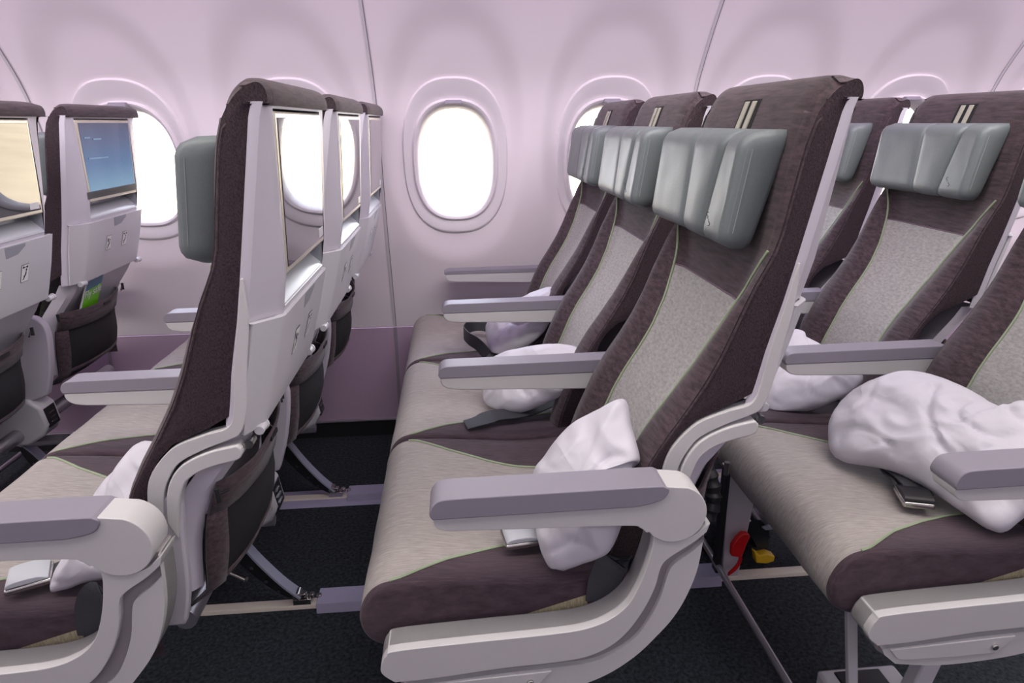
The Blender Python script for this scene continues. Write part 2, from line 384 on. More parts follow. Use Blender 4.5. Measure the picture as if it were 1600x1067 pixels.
def make_back(root):
    # near and far bolsters, yoke and head section: one padded cloth cover
    zrow = frange(.40, 1.13, 60)
    rows = []
    top = smooth([(-.022,1.13),(-.014,1.152),(-.002,1.168),(.014,1.1775),(.032,1.176),(.044,1.166),(.0475,1.153),(.045,1.144)], 4)
    def cols(z):
        hp = half_panel(z)
        out = [YC-HW, YC-HW+.003, YC-HW+.009] + frange(YC-HW+.02, YC-hp, 9) + frange(YC-hp, YC+hp, 17)[1:-1] + frange(YC+hp, YC+HW-.02, 9) + [YC+HW-.009, YC+HW-.003, YC+HW]
        return out
    for z in zrow: rows.append([face_pt(y, z) for y in cols(z)])
    cT = cols(1.13)
    for x, z in top[1:]:
        row = []
        for y in cT:
            d = abs(y-YC); e = sstep(HW-.045, HW, d)**2
            row.append((x+(.007*e if x < .012 else -.0045*e), y, z-.011*e*(1-sstep(.020, .044, x))))
        rows.append(row)
    v, f = gridf(rows); nc = len(cT); mi = []
    for i in range(len(rows)-1):
        for j in range(nc-1): mi.append(0)
    # split off the grey middle panel
    j0, j1 = 11, 27
    ztop = .862; ip = max(i for i, z in enumerate(zrow) if z <= ztop)
    keep = []; pan = []
    for i in range(len(rows)-1):
        for j in range(nc-1):
            (pan if (i < ip and j0 <= j < j1) else keep).append(f[i*(nc-1)+j])
    # flat cloth sides following the shell line behind
    side = []
    prof_front = [(rows[i][0][0], rows[i][0][2]) for i in range(len(rows))]
    back = [(.0462,1.1462),(.026,1.1435),(.020,1.13),(.009,1.07),(-.004,1.0),(-.017,.93),(-.029,.87),(-.044,.80),(-.052,.75),(-.062,.725),(-.10,.712),(-.138,.698),(-.161,.679),(-.180,.654),(-.192,.62),(-.205,.55),(-.225,.47),(-.235,.40)]
    b = build('backrest', v, keep, 'dark_face', root, angle=70)
    for s_, jj in ((0, 0), (1, nc-1)):
        pf = [(rows[i][jj][0], rows[i][jj][1], rows[i][jj][2]) for i in range(len(rows))]
        rear = [pf[-1]] + [(x, pf[0][1], z) for x, z in back]
        # ladder of quads between the front edge and the shell edge
        n = 40; A = []; B = []
        zs = frange(.40, 1.13, n-4) + [1.1432, 1.1442, 1.1452, 1.1462]
        bx = sorted([(z, x) for x, z in back])
        vv = []
        for z in zs:
            xf = interp(z, [p[2] for p in pf[:64]], [p[0] for p in pf[:64]])
            xb = interp(z, [q[0] for q in bx], [q[1] for q in bx])
            vv.append([(xf+(xb-xf)*t, pf[0][1] + (-1 if s_ == 0 else 1)*.003*math.sin(math.pi*min(t*1.2, 1)), z) for t in (0, .04, .1, .25, .5, .75, 1)])
        q = MB(); q.add(gridf(vv))
        i9 = max(i for i, p in enumerate(pf) if i < 64 and p[2] <= 1.1462)
        cap = [vv[-1][0]] + pf[i9+1:] + [vv[-1][-1]]
        q.add((cap, [tuple(range(len(cap)))]))
        q.build('side_cloth', 'dark_side', b, angle=60)
        # stitched piping where face and side meet
        pth = [(p[0]+.004, p[1]+(-.001 if s_ == 0 else .001), p[2]) for p in pf[:61:2]]
        q = MB(); q.add(tube(pth, .0016, 6)); q.build('edge_piping', 'dark_face', b)
    p = build('centre_panel', v, pan, 'grey_face', root, angle=70)
    for sgn in (-1, 1):
        pth = []
        for z in frange(.42, .945, 36):
            y = YC + sgn*half_panel(z); x, yy, zz = face_pt(y, z, -.0015); pth.append((x, yy, zz))
        q = MB(); q.add(tube(pth, .0024, 6)); q.build('piping', 'piping', p)
    q = MB(); q.add(tube([face_pt(y, zrow[ip], -.0005) for y in frange(YC-half_panel(ztop), YC+half_panel(ztop), 16)], .0014, 6)); q.build('panel_seam', 'seam', p)
    # dark hidden core so nothing shows through between face and shell
    # slot with the two guide straps of the headrest
    def slab(y0, y1, z0, z1, d0, d1):
        f_ = lambda z, d: interp(z, [1.08, 1.13, 1.156], [-.037, -.022, -.011])+d
        return hexa([(f_(z0,d0),y0,z0),(f_(z1,d0),y0,z1),(f_(z0,d1),y0,z0),(f_(z1,d1),y0,z1),(f_(z0,d0),y1,z0),(f_(z1,d0),y1,z1),(f_(z0,d1),y1,z0),(f_(z1,d1),y1,z1)])
    hs = MB(); hs.add(slab(YC-.030, YC+.032, 1.09, 1.152, -.003, .004)); sl = hs.build('headrest_slot', 'mesh', root, bevel=.001)
    for yy in (-.014, .013):
        q = MB(); q.add(slab(YC+yy-.0065, YC+yy+.0065, 1.08, 1.149, -.0065, -.003)); q.build('guide_strap', 'strap', sl, bevel=.001)

def make_headrest(root, dz=0.0):
    # padded winged headrest: front face with three vertical pads, deep sides
    hw = .186; RC = .015; z0, z1 = .940, 1.108; X_F = -.095; X_B = -.05; HY = YC+.022
    def crease(z):   # the two creases run together towards the bottom
        t = (z-z0)/(z1-z0); return (-.052-.020*t, .022+.052*t) if False else (-.085-.030*t, .000+.020*t)
    rows = []; nz = 22
    def face_cols(z):
        c0, c1 = crease(z); out = []
        for k, (a, b) in enumerate(((-hw+RC, c0), (c0, c1), (c1, hw-RC))):
            out += [(a+(b-a)*(1-math.cos(math.pi*i/12))/2, i/12, k) for i in range(0 if k == 0 else 1, 13)]
        return out
    for i in range(nz):
        t = i/(nz-1); z = z0+(z1-z0)*t
        ez = min(t, 1-t)*(z1-z0)     # distance to top/bottom edge
        rz = .026; inset = rz-math.sqrt(max(rz*rz-max(rz-ez, 0)**2, 0))
        c0, c1 = crease(z); row = []
        wf = 1 - .04*(1-t)
        def side_pts(sgn):
            out = []
            for a in frange(0, 1, 7):      # from the back along the side to the front corner
                ang = a*math.pi/2
                out.append((X_F+RC-RC*math.sin(ang)+inset, sgn*wf*(hw-RC+RC*math.cos(ang)), z))
            return out
        xb = gx(z)+.006+.13*(z1-z)
        left = [(xb, -wf*hw*.95, z), (xb-.010, -wf*hw, z)] + side_pts(-1)
        right = list(reversed(side_pts(1))) + [(xb-.010, wf*hw, z), (xb, wf*hw*.95, z)]
        mid = []
        for y, u_, k in face_cols(z)[1:-1]:
            dd = min(abs(y-c0), abs(y-c1))
            u2 = u_ if k == 0 else (1-u_ if k == 2 else None)
            puff = math.sin(math.pi*u_)**.6 if k == 1 else math.sin(math.pi*min(u2*.5+.5, 1))**.6
            x = X_F + inset + .010*(1-puff) + .008*math.exp(-dd/.0030)
            x += .0014*noise.noise(Vector((y*30, z*18, 3.1)))*min(dd/.01, 1)
            mid.append((x, y*wf, z))
        row = [(p[0]-.13*(z1-z), p[1]*(1-inset*2.2), p[2]+dz) for p in left+mid+right]
        rows.append([(p[0], p[1]+HY, p[2]) for p in row])
    v, f = gridf(rows); n = len(rows[0])
    f.append(tuple(range(n))); f.append(tuple(range(len(v)-1, len(v)-1-n, -1)))
    h = build('headrest', v, f, 'leather', root, angle=55, bevel=.0)
    for sgn in (-1, 1):
        for k in (0, 1):
            pth = [(X_F+.010+k*.007-.13*(z1-z0)*(1-t), HY+sgn*(hw*(1-.04*(1-t))-(.0016 if k == 0 else -.0001)), z0+(z1-z0)*t+dz) for t in frange(.15, .85, 12)]
            q = MB(); q.add(tube(pth, .0008, 5)); q.build('stitching', 'stitch', h)
    # small printed twin curl mark low on the front pad
    for k, (a, b) in enumerate((((-.010,.004),(.006,-.006)),)):
        pass
    mk = MB()
    cy, cz = HY-.130, z0+.040+dz
    for sx in (-1, 1):
        pts = [(0,0)]
        for i in range(9):
            t = i/8*math.pi*1.15; pts.append((sx*(.0045*math.sin(t)), sx*(-.0)+.004+.006*(1-math.cos(t))/2*sx-.004+sx*.004))
        mk.add(tube([(X_F-.004-.13*(z1-cz), cy+p[0]+sx*.0022, cz+p[1]) for p in pts], .0006, 5))
    mk.build('logo_mark', 'belt', h)
    return h

def shell_x(z): return interp(z, [.40,.52,.60,.66,.69,.72,.80,.875,.93,1.05,1.146], [-.150,-.136,-.105,-.058,-.036,-.024,.000,.019,.029,.036,.041])
def cloth_x(z): return interp(z, [.66,.727,.75,.80,.87,.93,1.0,1.07,1.13,1.15], [-.070,-.060,-.055,-.046,-.029,-.017,-.004,.009,.020,.026])
def make_shell(root):
    # rear shell: side strip, chamfer, flat back with an opening for screen and shelf
    yA, yB = .034, .412
    oy0, oy1, oz0, oz1 = .062, .368, .880, 1.141
    oL = lambda z: interp(z, [.88,1.14], [.085,.062])
    zs = frange(.70, .870, 8) + [oz0] + frange(.90, 1.13, 10) + [oz1, 1.1485]
    def row(z):
        xr = shell_x(z); xc = cloth_x(z)
        wid = interp(z, [.70,.87,.95,1.147], [.044,.044,.036,.012])
        wid2 = wid
        L = [(xc-.008, yA+.004, z), (xc-.0005, yA-.001, z), (xc+.011, yA, z)]
        for t in frange(0, 1, 6)[1:]:
            L.append((xc+.011+(xr-xc-.011)*t, yA+wid*t, z))
        Mid = [(xr, y, z) for y in (oL(z), oL(z)+.002)+tuple(frange(oy0+.05, oy1-.05, 4))+(oy1-.002, oy1)]
        R = []
        for t in frange(1, 0, 6)[:-1]:
            R.append((xc+.012+(xr-xc-.012)*(t**.85), yB-wid2*t, z))
        R += [(xc+.012, yB, z), (xc-.0005, yB+.001, z), (xc-.008, yB-.004, z)]
        return L+Mid+R
    rows = [row(z) for z in zs]
    v, f = gridf(rows); nc = len(rows[0]); keep = []
    jo0 = 3+5; jo1 = jo0+7
    io0 = zs.index(oz0); io1 = zs.index(oz1)
    for i in range(len(rows)-1):
        for j in range(nc-1):
            if io0 <= i < io1 and jo0 <= j < jo1: continue
            keep.append(f[i*(nc-1)+j])
    # top flange under the cloth cap
    fl = [(p[0]-.02, p[1]+(.004 if p[1] < YC else -.004), p[2]+.0005) for p in rows[-1]]
    k = len(v); v = v+fl; keep += [(k-nc+j, k-nc+j+1, k+j+1, k+j) for j in range(nc-1)]
    sh = build('back_shell', v, keep, 'shell', root, angle=40)
    # recess behind the screen and the sloping shelf
    r_ = MB(); xi = -.012
    fr = lambda z, y: (shell_x(z), y, z)
    back = lambda z, y: (xi, y, z)
    r_.add(([fr(oz0,oL(oz0)), fr(oz1,oy0), back(oz1,oy0), back(.908,oL(.908))], [(0,1,2,3)]))
    r_.add(([fr(oz0,oy1), fr(oz1,oy1), back(oz1,oy1), back(.905,oy1)], [(0,1,2,3)]))
    r_.add(([fr(oz1,oy0), fr(oz1,oy1), back(oz1,oy1), back(oz1,oy0)], [(0,1,2,3)]))
    r_.add(([back(.908,oy0), back(oz1,oy0), back(oz1,oy1), back(.905,oy1)], [(0,1,2,3)]))
    r_.build('screen_recess', 'latch', sh)
    s_ = MB(); e = .0
    s_.add(gridf([[(x_, y, z_) for y in frange(oL(z_), oy1, 6)] for x_, z_ in ((xi, .908), (xi+.010, .902), (.010, .890), (.017, .884), (.0205, .877))]))
    s_.build('literature_shelf', 'shelf', sh)
    # monitor
    zt, zb = oz1-.003, .922; xt, xb = shell_x(zt)-.001, shell_x(zb)-.002
    def mon(o, d0, d1, yy0, yy1, za, zb_):
        f_ = lambda z, d: interp(z, [zb, zt], [xb, xt])+d
        yl = lambda z: yy0 + (interp(z, [zb, zt], [.019, 0]) if yy0 < YC else 0)
        return hexa([(f_(zb_,d0),yl(zb_),zb_),(f_(za,d0),yl(za),za),(f_(zb_,d1),yl(zb_),zb_),(f_(za,d1),yl(za),za),(f_(zb_,d0),yy1,zb_),(f_(za,d0),yy1,za),(f_(zb_,d1),yy1,zb_),(f_(za,d1),yy1,za)])
    q = MB(); q.add(mon(0, -.016, .0025, oy0+.0015, oy1-.0015, zt, zb)); m_ = q.build('monitor', 'bezel', root, bevel=.003)
    q = MB(); q.add(mon(0, -.003, .0035, oy0+.013, oy1-.009, zt-.008, zb+.009)); q.build('screen', 'screen', m_, bevel=.0006)
    q = MB(); q.add(mon(0, .0035, .0041, oy1-.052, oy1-.016, zb+.028, zb+.013)); q.build('sticker', 'tray', m_)
    q = MB()
    for a in (0, 1, 2, 3): q.add(box(xb-.006, xb-.003, oy0+.045+a*.008, oy0+.050+a*.008, zb-.0025, zb))
    q.build('port_row', 'jointlip', m_)
    # coat hook on the far edge
    q = MB(); q.add(box(.0,.012, yB-.002, yB+.010, 1.040, 1.066)); q.build('coat_hook', 'tray', root, bevel=.003)
    # tray table
    def tr(z, wid, d):
        wid = .036; xr = shell_x(z)+d; xc = min(cloth_x(z)+.016+d*.6, xr-.012)
        return [(xc-.006, yA+.002, z), (xc, yA-.002, z), (xr-.004, yA+wid-.006, z), (xr, yA+wid+.004, z), (xr, YC, z), (xr, yB-.030, z), (xr-.003, yB-.014, z), (xc, yB+.002, z), (xc-.006, yB-.002, z)]
    rows = [tr(z, .048, .006) for z in (.702,)+tuple(frange(.71, .862, 8))+(.8665,)]
    rows = [[(p[0]-.006, p[1], p[2]) for p in rows[0]]] + rows + [[(p[0]-.010, p[1], p[2]+.001) for p in rows[-1]]]
    rows = [[(p[0]-.012, p[1], p[2]+.001) for p in rows[0]]] + rows
    v, f = gridf(rows)
    t_ = build('tray_table', v, f, 'tray', root, angle=30)
    def on(z): return shell_x(z)+.006
    q = MB(); q.add(hexa([(on(.838)+.0006,YC-.026,.838),(on(.864)+.0006,YC-.034,.8655),(on(.838)-.003,YC-.026,.838),(on(.864)-.003,YC-.034,.8655),(on(.838)+.0006,YC+.046,.842),(on(.864)+.0006,YC+.046,.8655),(on(.838)-.003,YC+.046,.842),(on(.864)-.003,YC+.046,.8655)]))
    q.build('tray_latch', 'latch', t_, bevel=.0015)
    # pictogram placards
    for kk, yy, zz in ((0, YC-.055, .795), (1, YC+.045, .792)):
        hw_, hh = .0135, .020
        def pt(a, b, lift=.0012): z = zz+b; return (on(z)+lift, yy+a, z)
        q = MB(); q.add(gridf([[pt(-hw_-.001,-hh-.001,.0006), pt(hw_+.001,-hh-.001,.0006)], [pt(-hw_-.001,hh+.001,.0006), pt(hw_+.001,hh+.001,.0006)]])); pc = q.build('placard', 'black', t_)
        q = MB(); q.add(gridf([[pt(-hw_,-hh,.001), pt(hw_,-hh,.001)], [pt(-hw_,hh,.001), pt(hw_,hh,.001)]])); q.build('placard_face', 'white', pc)
        q = MB()
        fig = [(.002,.004),(.005,.003),(.004,-.004),(.000,-.008),(-.004,-.014),(-.008,-.016),(-.009,-.014),(-.005,-.010),(-.006,-.006),(-.001,-.004)]
        q.add(([pt(a, b, .0014) for a, b in fig], [tuple(range(len(fig)))]))
        hd = [(.004+.0028*math.cos(a), .0075+.0028*math.sin(a)) for a in [i*math.pi/4 for i in range(8)]]
        q.add(([pt(a, b, .0014) for a, b in hd], [tuple(range(8))]))
        if kk == 1:
            for s__ in (-1, 1):
                q.add(([pt(0, .0145, .0014), pt(s__*.009, .0175, .0014), pt(s__*.0105, .0145, .0014), pt(s__*.009, .0115, .0014)], [(0,1,2,3)]))
        else:
            q.add(([pt(-.0095, .003, .0014), pt(-.003, .003, .0014), pt(-.004, .013, .0014), pt(-.0085, .013, .0014)], [(0,1,2,3)]))
        q.build('pictogram', 'black', pc)
    # hinge knobs
    for yy in (yA+.030, yB-.002):
        q = MB(); q.add(disc((shell_x(.70)+.002, yy, .699), .0075, 'y', .022, 14)); q.add(disc((shell_x(.70)+.002, yy+.012, .699), .009, 'y', .006, 14))
        q.build('hinge_knob', 'tray', t_, bevel=.001)
    # lower back shell under the tray
    lo = []
    for z in frange(.43, .70, 12):
        xr = shell_x(max(z,.40))-.006 if z > .40 else shell_x(.40)-.006-(.40-z)*.25
        lo.append([(xr-.045, yA+.014, z), (xr-.012, yA+.016, z), (xr, yA+.030, z), (xr-.012, yA+.06, z), (xr-.016, YC, z), (xr-.012, yB-.06, z), (xr, yB-.030, z), (xr-.012, yB-.012, z), (xr-.045, yB-.010, z)])
    v, f = gridf(lo); build('lower_back_cover', v, f, 'shell', root, angle=50)
    # seat pocket: cloth hem, black mesh body, elastic hooks
    rows = []; hem = []
    py0, py1 = yA+.020, yB-.030
    for i in range(9):
        t = i/8; z = .402+(.618-.402)*t; row = []
        for j in range(15):
            s_ = j/14; y = py0+(py1-py0)*s_
            sag = .010*math.sin(math.pi*s_)*(t**2)
            bulge = (.030+.022*math.sin(math.pi*min(t*1.1, 1)))*math.sin(math.pi*min(max(s_, .0), 1))**.45
            row.append((shell_x(z-.03)+.004+bulge+.003*noise.noise(Vector((s_*5, t*4, 1))), y, z-sag))
        rows.append(row)
    rows[0] = [(p[0]-.03, p[1], p[2]) for p in rows[0]]
    body = rows[:7]; hemr = rows[6:]
    v, f = gridf(body); pk = build('seat_pocket', v, f, 'mesh', root, angle=80)
    v, f = gridf([[(p[0]+.003, p[1], p[2]) for p in r] for r in hemr]); 
    o = build('pocket_hem', v, f, 'dark_face', pk, angle=80); md = o.modifiers.new('thick', 'SOLIDIFY'); md.thickness = .004
    for js, nm in ((0, 'l'), (13, 'r')):
        v, f = gridf([[(p[0]+.002, p[1], p[2]) for p in (r[js], r[js+1])] + [] for r in body]); o = build('pocket_border', v, f, 'dark_face', pk, angle=80); md = o.modifiers.new('thick', 'SOLIDIFY'); md.thickness = .004
    v, f = gridf([[(p[0]+.002, p[1], p[2]) for p in r] for r in (body[1], [(q_[0]*.5+w_[0]*.5, q_[1], q_[2]*.6+w_[2]*.4) for q_, w_ in zip(body[1], body[2])])]); o = build('pocket_bottom_band', v, f, 'dark_face', pk, angle=80); md = o.modifiers.new('thick', 'SOLIDIFY'); md.thickness = .004
    xt_ = rows[-1][7][0]+.006
    q = MB(); q.add(box(xt_-.002, xt_+.0015, YC-.005, YC+.035, .593, .601)); q.build('pocket_tag', 'black', pk)
    for yy, sgn in ((py0, -1), (py1, 1)):
        q = MB(); hx = shell_x(.61)
        q.add(tube([(hx+.002, yy+sgn*.026, .612), (hx+.006, yy+sgn*.012, .607), (hx+.010, yy, .604)], .0022, 6)); q.add(tube([(hx+.004, yy+sgn*.026, .600), (hx+.004, yy+sgn*.027, .622)], .0042, 8))
        q.build('pocket_hook', 'black', pk)

def make_cushion(root):
    top = smooth([(-.585,.330),(-.625,.335),(-.655,.352),(-.668,.385),(-.660,.420),(-.640,.444),(-.610,.4535),(-.56,.4535),(-.48,.447),(-.40,.442),(-.32,.441),(-.25,.448),(-.20,.455)], 5)
    y0, y1 = .003, .5
    def off(x, z):   # how far in from the sides the piping runs
        if z < .43: return 0.012
        return max(.012, interp(x, [-.615,-.60,-.577,-.528,-.444,-.39,-.30], [.012,.016,.030,.062,.100,.118,.132]))
    cl = []
    for x, z in top:
        o = off(x, z); ys = [y0, y0+.0015, y0+.005, y0+.0115] + frange(y0+o+.0005, y1-o-.0005, 17) + [y1-.0115, y1-.005, y1-.0015, y1]
        ys = [y0, y0+.0015, y0+.005, y0+.0115] + frange(y0+.0115, y0+o+.0005, 5)[1:-1] + frange(y0+o+.0005, y1-o-.0005, 17) + frange(y1-o-.0005, y1-.0115, 5)[1:-1] + [y1-.0115, y1-.005, y1-.0015, y1]
        cl.append(ys)
    rows = []
    for i, (x, z) in enumerate(top):
        a = top[max(i-1, 0)]; b = top[min(i+1, len(top)-1)]; t = Vector((b[0]-a[0], 0, b[1]-a[1])).normalized(); nrm = Vector((-t.z, 0, t.x))
        row = []
        for y in cl[i]:
            d = min(y-y0, y1-y); e = 0
            if d < .0115: e = -(.0115-math.sqrt(max(.0115**2-(.0115-d)**2, 0)))
            dish = -.014*math.sin(math.pi*(y-y0)/(y1-y0))**1.5*sstep(-.60, -.40, x)
            e += dish + .0025*noise.noise(Vector((x*9, y*9, 5)))
            p = Vector((x, y, z)) + nrm*e; row.append(tuple(p))
        rows.append(row)
    v, f = gridf(rows); nc = len(rows[0]); jl, jr = 7, nc-1-7
    pan = []; keep = []
    for i in range(len(rows)-1):
        for j in range(nc-1):
            if jl <= j < jr: pan.append(f[i*(nc-1)+j])
            else: keep.append(f[i*(nc-1)+j])
    # closed sides
    for j in (0, nc-1):
        k = len(v); y_ = rows[0][j][1]; v = v + [(-.20, y_, .352), (-.45, y_, .338)]
        keep.append(tuple([i*nc+j for i in range(len(rows))] + [k, k+1]))
    c = build('seat_cushion', v, keep, 'dark_seat', root, angle=60)
    p = build('cushion_panel', v, pan, 'grey_seat', c, angle=60)
    for j in (jl, jr):
        pth = [tuple(Vector(r[j])+Vector((0,0,.0008))) for r in rows if r[j][0] > -.622 and r[j][2] > .43]
        q = MB(); q.add(tube(pth, .0026, 6)); q.build('piping', 'piping', c)
        pth = [(r[0 if j == jl else nc-1]) for r in rows][2:]
        q = MB(); q.add(tube([(a[0]-.001, a[1]+(.004 if j == jl else -.004), a[2]+.0005) for a in pth], .0016, 6)); q.build('edge_seam', 'seam', c)
    # beige underside cloth showing low at the back of the side
    q = MB(); q.add(([(-.45, y0-.0012, .372), (-.311, y0-.0012, .414), (-.307, y0-.0012, .360), (-.45, y0-.0012, .360)], [(0,1,2,3)]))
    q.build('side_patch', 'beige_side', c)
    return c

def make_arm(root, yc, hinge=True, thin=0.0):
    """inner armrest: pad on top, shell below, pointed nose"""
    lowp = smooth([(-.541,.606),(-.538,.592),(-.525,.582),(-.50,.578)], 4) + [(-.17,.566),(-.15,.60),(-.16,.606)]
    q = MB(); q.add(prism(lowp, yc-.0235, yc+.0235)); a = q.build('armrest', 'arm', root, bevel=.006, seg=3)
    padp = smooth([(-.541,.6065),(-.5445,.614),(-.540,.626),(-.528,.632),(-.50,.633)], 4) + [(-.17,.636),(-.16,.6065)]
    padp = [(x, z-thin*sstep(.6065, .633, z)) for x, z in padp]
    q = MB(); q.add(prism(padp, yc-.025, yc+.025)); q.build('arm_pad', 'pad', a, bevel=.008, seg=3)
    if hinge:
        q = MB(); pr = smooth([(-.19,.60),(-.145,.63),(-.115,.62),(-.10,.58),(-.115,.48),(-.14,.40)], 4)+[(-.20,.38),(-.22,.50)]
        q.add(prism(pr, yc-.012, yc+.012)); q.build('arm_mount', 'shell', a, bevel=.004)
    return a

def make_end(root):
    """aisle end: jointed armrest and the curved end panel"""
    ye0, ye1 = -.050, -.004
    pu = smooth([(-.152,.571),(-.153,.533),(-.158,.485),(-.171,.440),(-.188,.404),(-.212,.371),(-.245,.334),(-.290,.302),(-.345,.282),(-.42,.272),(-.50,.270),(-.572,.280)], 4)
    inn = smooth([(-.600,.300),(-.613,.322),(-.630,.342),(-.630,.358),(-.622,.374),(-.604,.3825),(-.486,.3885),(-.38,.3925),(-.325,.398),(-.288,.412),(-.262,.435),(-.247,.465),(-.236,.500),(-.229,.535),(-.228,.556),(-.222,.568)], 4)
    outline = pu + inn
    q = MB(); q.add(prism(outline, ye0+.008, ye1)); base = q.build('end_panel', 'strip', root, bevel=.004)
    # proud upper rim
    sa = smooth([(-.150,.556),(-.170,.538),(-.202,.516),(-.214,.500),(-.221,.465),(-.236,.425),(-.258,.388),(-.284,.362),(-.320,.345),(-.37,.3385),(-.449,.335),(-.55,.326),(-.612,.3235)], 4)
    rim = inn[6:]
    top_saddle = smooth([(-.222,.568),(-.212,.556),(-.198,.5485),(-.182,.547),(-.166,.553),(-.155,.564),(-.146,.571)], 3)
    q = MB(); q.add(prism(rim + top_saddle[1:] + sa, ye0-.004, ye1-.002)); q.build('upper_rim', 'arm', base, bevel=.009, seg=3)
    sb = smooth([(-.153,.536),(-.170,.519),(-.192,.502),(-.201,.486),(-.211,.440),(-.228,.398),(-.247,.368),(-.276,.345),(-.312,.330),(-.37,.3255),(-.449,.322),(-.55,.314),(-.600,.312)], 4)
    q = MB(); q.add(prism(sb + [(-.594,.300)] + list(reversed(pu)), ye0, ye1-.004)); sk = q.build('lower_skirt', 'arm', base, bevel=.006, seg=3)
    ac = smooth([(-.586,.3105),(-.575,.296),(-.560,.2885),(-.50,.287),(-.408,.2885),(-.396,.294),(-.374,.320)], 4)
    q = MB(); q.add(prism(ac, ye0-.002, ye0+.004)); ap = q.build('access_panel', 'arm', base, bevel=.002)
    q = MB(); q.add(disc((-.407, ye0-.003, .302), .0052, 'y', .006, 14, .006)); q.build('screw', 'metal', base, bevel=.001)
    # armrest with round elbow
    ya0, ya1 = -.056, -.006
    el = []
    cx, cz, R = -.199, .589, .0455
    body = smooth([(-.5425,.604),(-.539,.592),(-.527,.585),(-.50,.583)], 4) + smooth([(-.40,.580),(-.27,.5755),(-.250,.571),(-.240,.562)], 4)
    arc = [(cx+R*math.cos(a), cz+R*math.sin(a)) for a in [math.radians(d) for d in range(215, 440, 9)]]
    q = MB(); q.add(prism(body + arc + [(-.22,.6365),(-.26,.612),(-.30,.6085)], ya0, ya1)); a_ = q.build('armrest', 'arm', root, bevel=.009, seg=4)
    padp = smooth([(-.5425,.6045),(-.5465,.614),(-.541,.628),(-.529,.6355),(-.50,.637)], 4) + smooth([(-.38,.638),(-.24,.639),(-.218,.637),(-.212,.630),(-.220,.617),(-.240,.610),(-.262,.607)], 4)
    q = MB(); q.add(prism(padp, ya0-.003, ya1+.003)); q.build('arm_pad', 'pad', a_, bevel=.010, seg=4)
    # S shaped frame strip from the back shell down to the elbow
    yF0, yF1 = .0295, .050
    up = smooth([(-.018,.93),(-.030,.87),(-.045,.80),(-.0525,.745),(-.064,.7175),(-.096,.7075),(-.138,.6925),(-.162,.673),(-.181,.648),(-.191,.620),(-.197,.570)], 5)
    dn = smooth([(-.0155,.93),(-.016,.87),(-.027,.80),(-.034,.748),(-.047,.709),(-.067,.697),(-.102,.684),(-.139,.665),(-.158,.640),(-.169,.613),(-.176,.570)], 5)
    q = MB(); q.add(prism(up + list(reversed(dn)), yF0, yF1)); fr = q.build('side_frame', 'arm', root, bevel=.003, seg=3)
    up2 = smooth([(-.055,.6895),(-.087,.6835),(-.114,.674),(-.138,.660),(-.154,.640),(-.164,.614),(-.170,.570)], 5)
    dn2 = smooth([(-.050,.684),(-.0505,.674),(-.059,.666),(-.092,.658),(-.120,.6465),(-.138,.629),(-.149,.597),(-.160,.540)], 5)
    q = MB(); q.add(prism(up2 + list(reversed(dn2)), yF0-.003, yF1)); f2 = q.build('frame_arm', 'arm', fr, bevel=.004, seg=3)
    q = MB(); q.add(disc((-.042, .046, .686), .007, 'y', .020, 14)); q.build('frame_pivot', 'metal', fr)
    q = MB(); q.add(prism(smooth([(-.185,.60),(-.150,.61),(-.155,.54),(-.163,.44),(-.178,.38)], 3)+[(-.21,.38),(-.20,.50)], .033, .050)); q.build('lower_frame', 'shell', fr, bevel=.004)

def make_belt(root, kind):
    """lap belt: strap with anchor, the visible end and the buckle"""
    q = MB(); c = smooth([(-.262,.012,.450),(-.266,.006,.472),(-.276,-.001,.468),(-.285,-.003,.440),(-.288,-.003,.405)], 5)
    q.add(ribbon(c, (1,0,.05), .052, .003)); b = q.build('seat_belt', 'belt', root, angle=60)
    q = MB(); q.add(prism([(-.315,.392),(-.262,.396),(-.268,.386),(-.282,.374),(-.296,.368),(-.305,.374)], -.006, -.002)); q.add(disc((-.285,-.006,.380), .008, 'y', .006, 14)); q.build('belt_anchor', 'metal', b, bevel=.001)
    return b

def make_buckle(parent, pos, ang, strap=True, lid='shelf'):
    """lift-lever buckle lying on the cushion"""
    ca, sa = math.cos(ang), math.sin(ang)
    T = lambda x, y, z: (pos[0]+x*ca-y*sa, pos[1]+x*sa+y*ca, pos[2]+z)
    def tb(vf): return [T(*p) for p in vf[0]], vf[1]
    q = MB(); q.add(tb(box(-.032,.030,-.026,.026,0,.012))); bk = q.build('buckle', 'metal', parent, bevel=.004, seg=3)
    q = MB(); pr = smooth([(-.030,.0125),(-.026,.019),(-.010,.0215),(.012,.0205),(.026,.015)], 3)+[(.026,.0125)]
    q.add(tb(prism(pr, -.025, .025))); q.build('buckle_lid', lid, bk, bevel=.003, seg=3)
    if strap:
        q = MB(); q.add(ribbon([T(.030,0,.006), T(.055,0,.010), T(.09,.005,.004), T(.14,.01,.006)], T(0,1,0) and (-sa, ca, 0), .046, .003)); q.build('buckle_strap', 'belt', bk)
    return bk

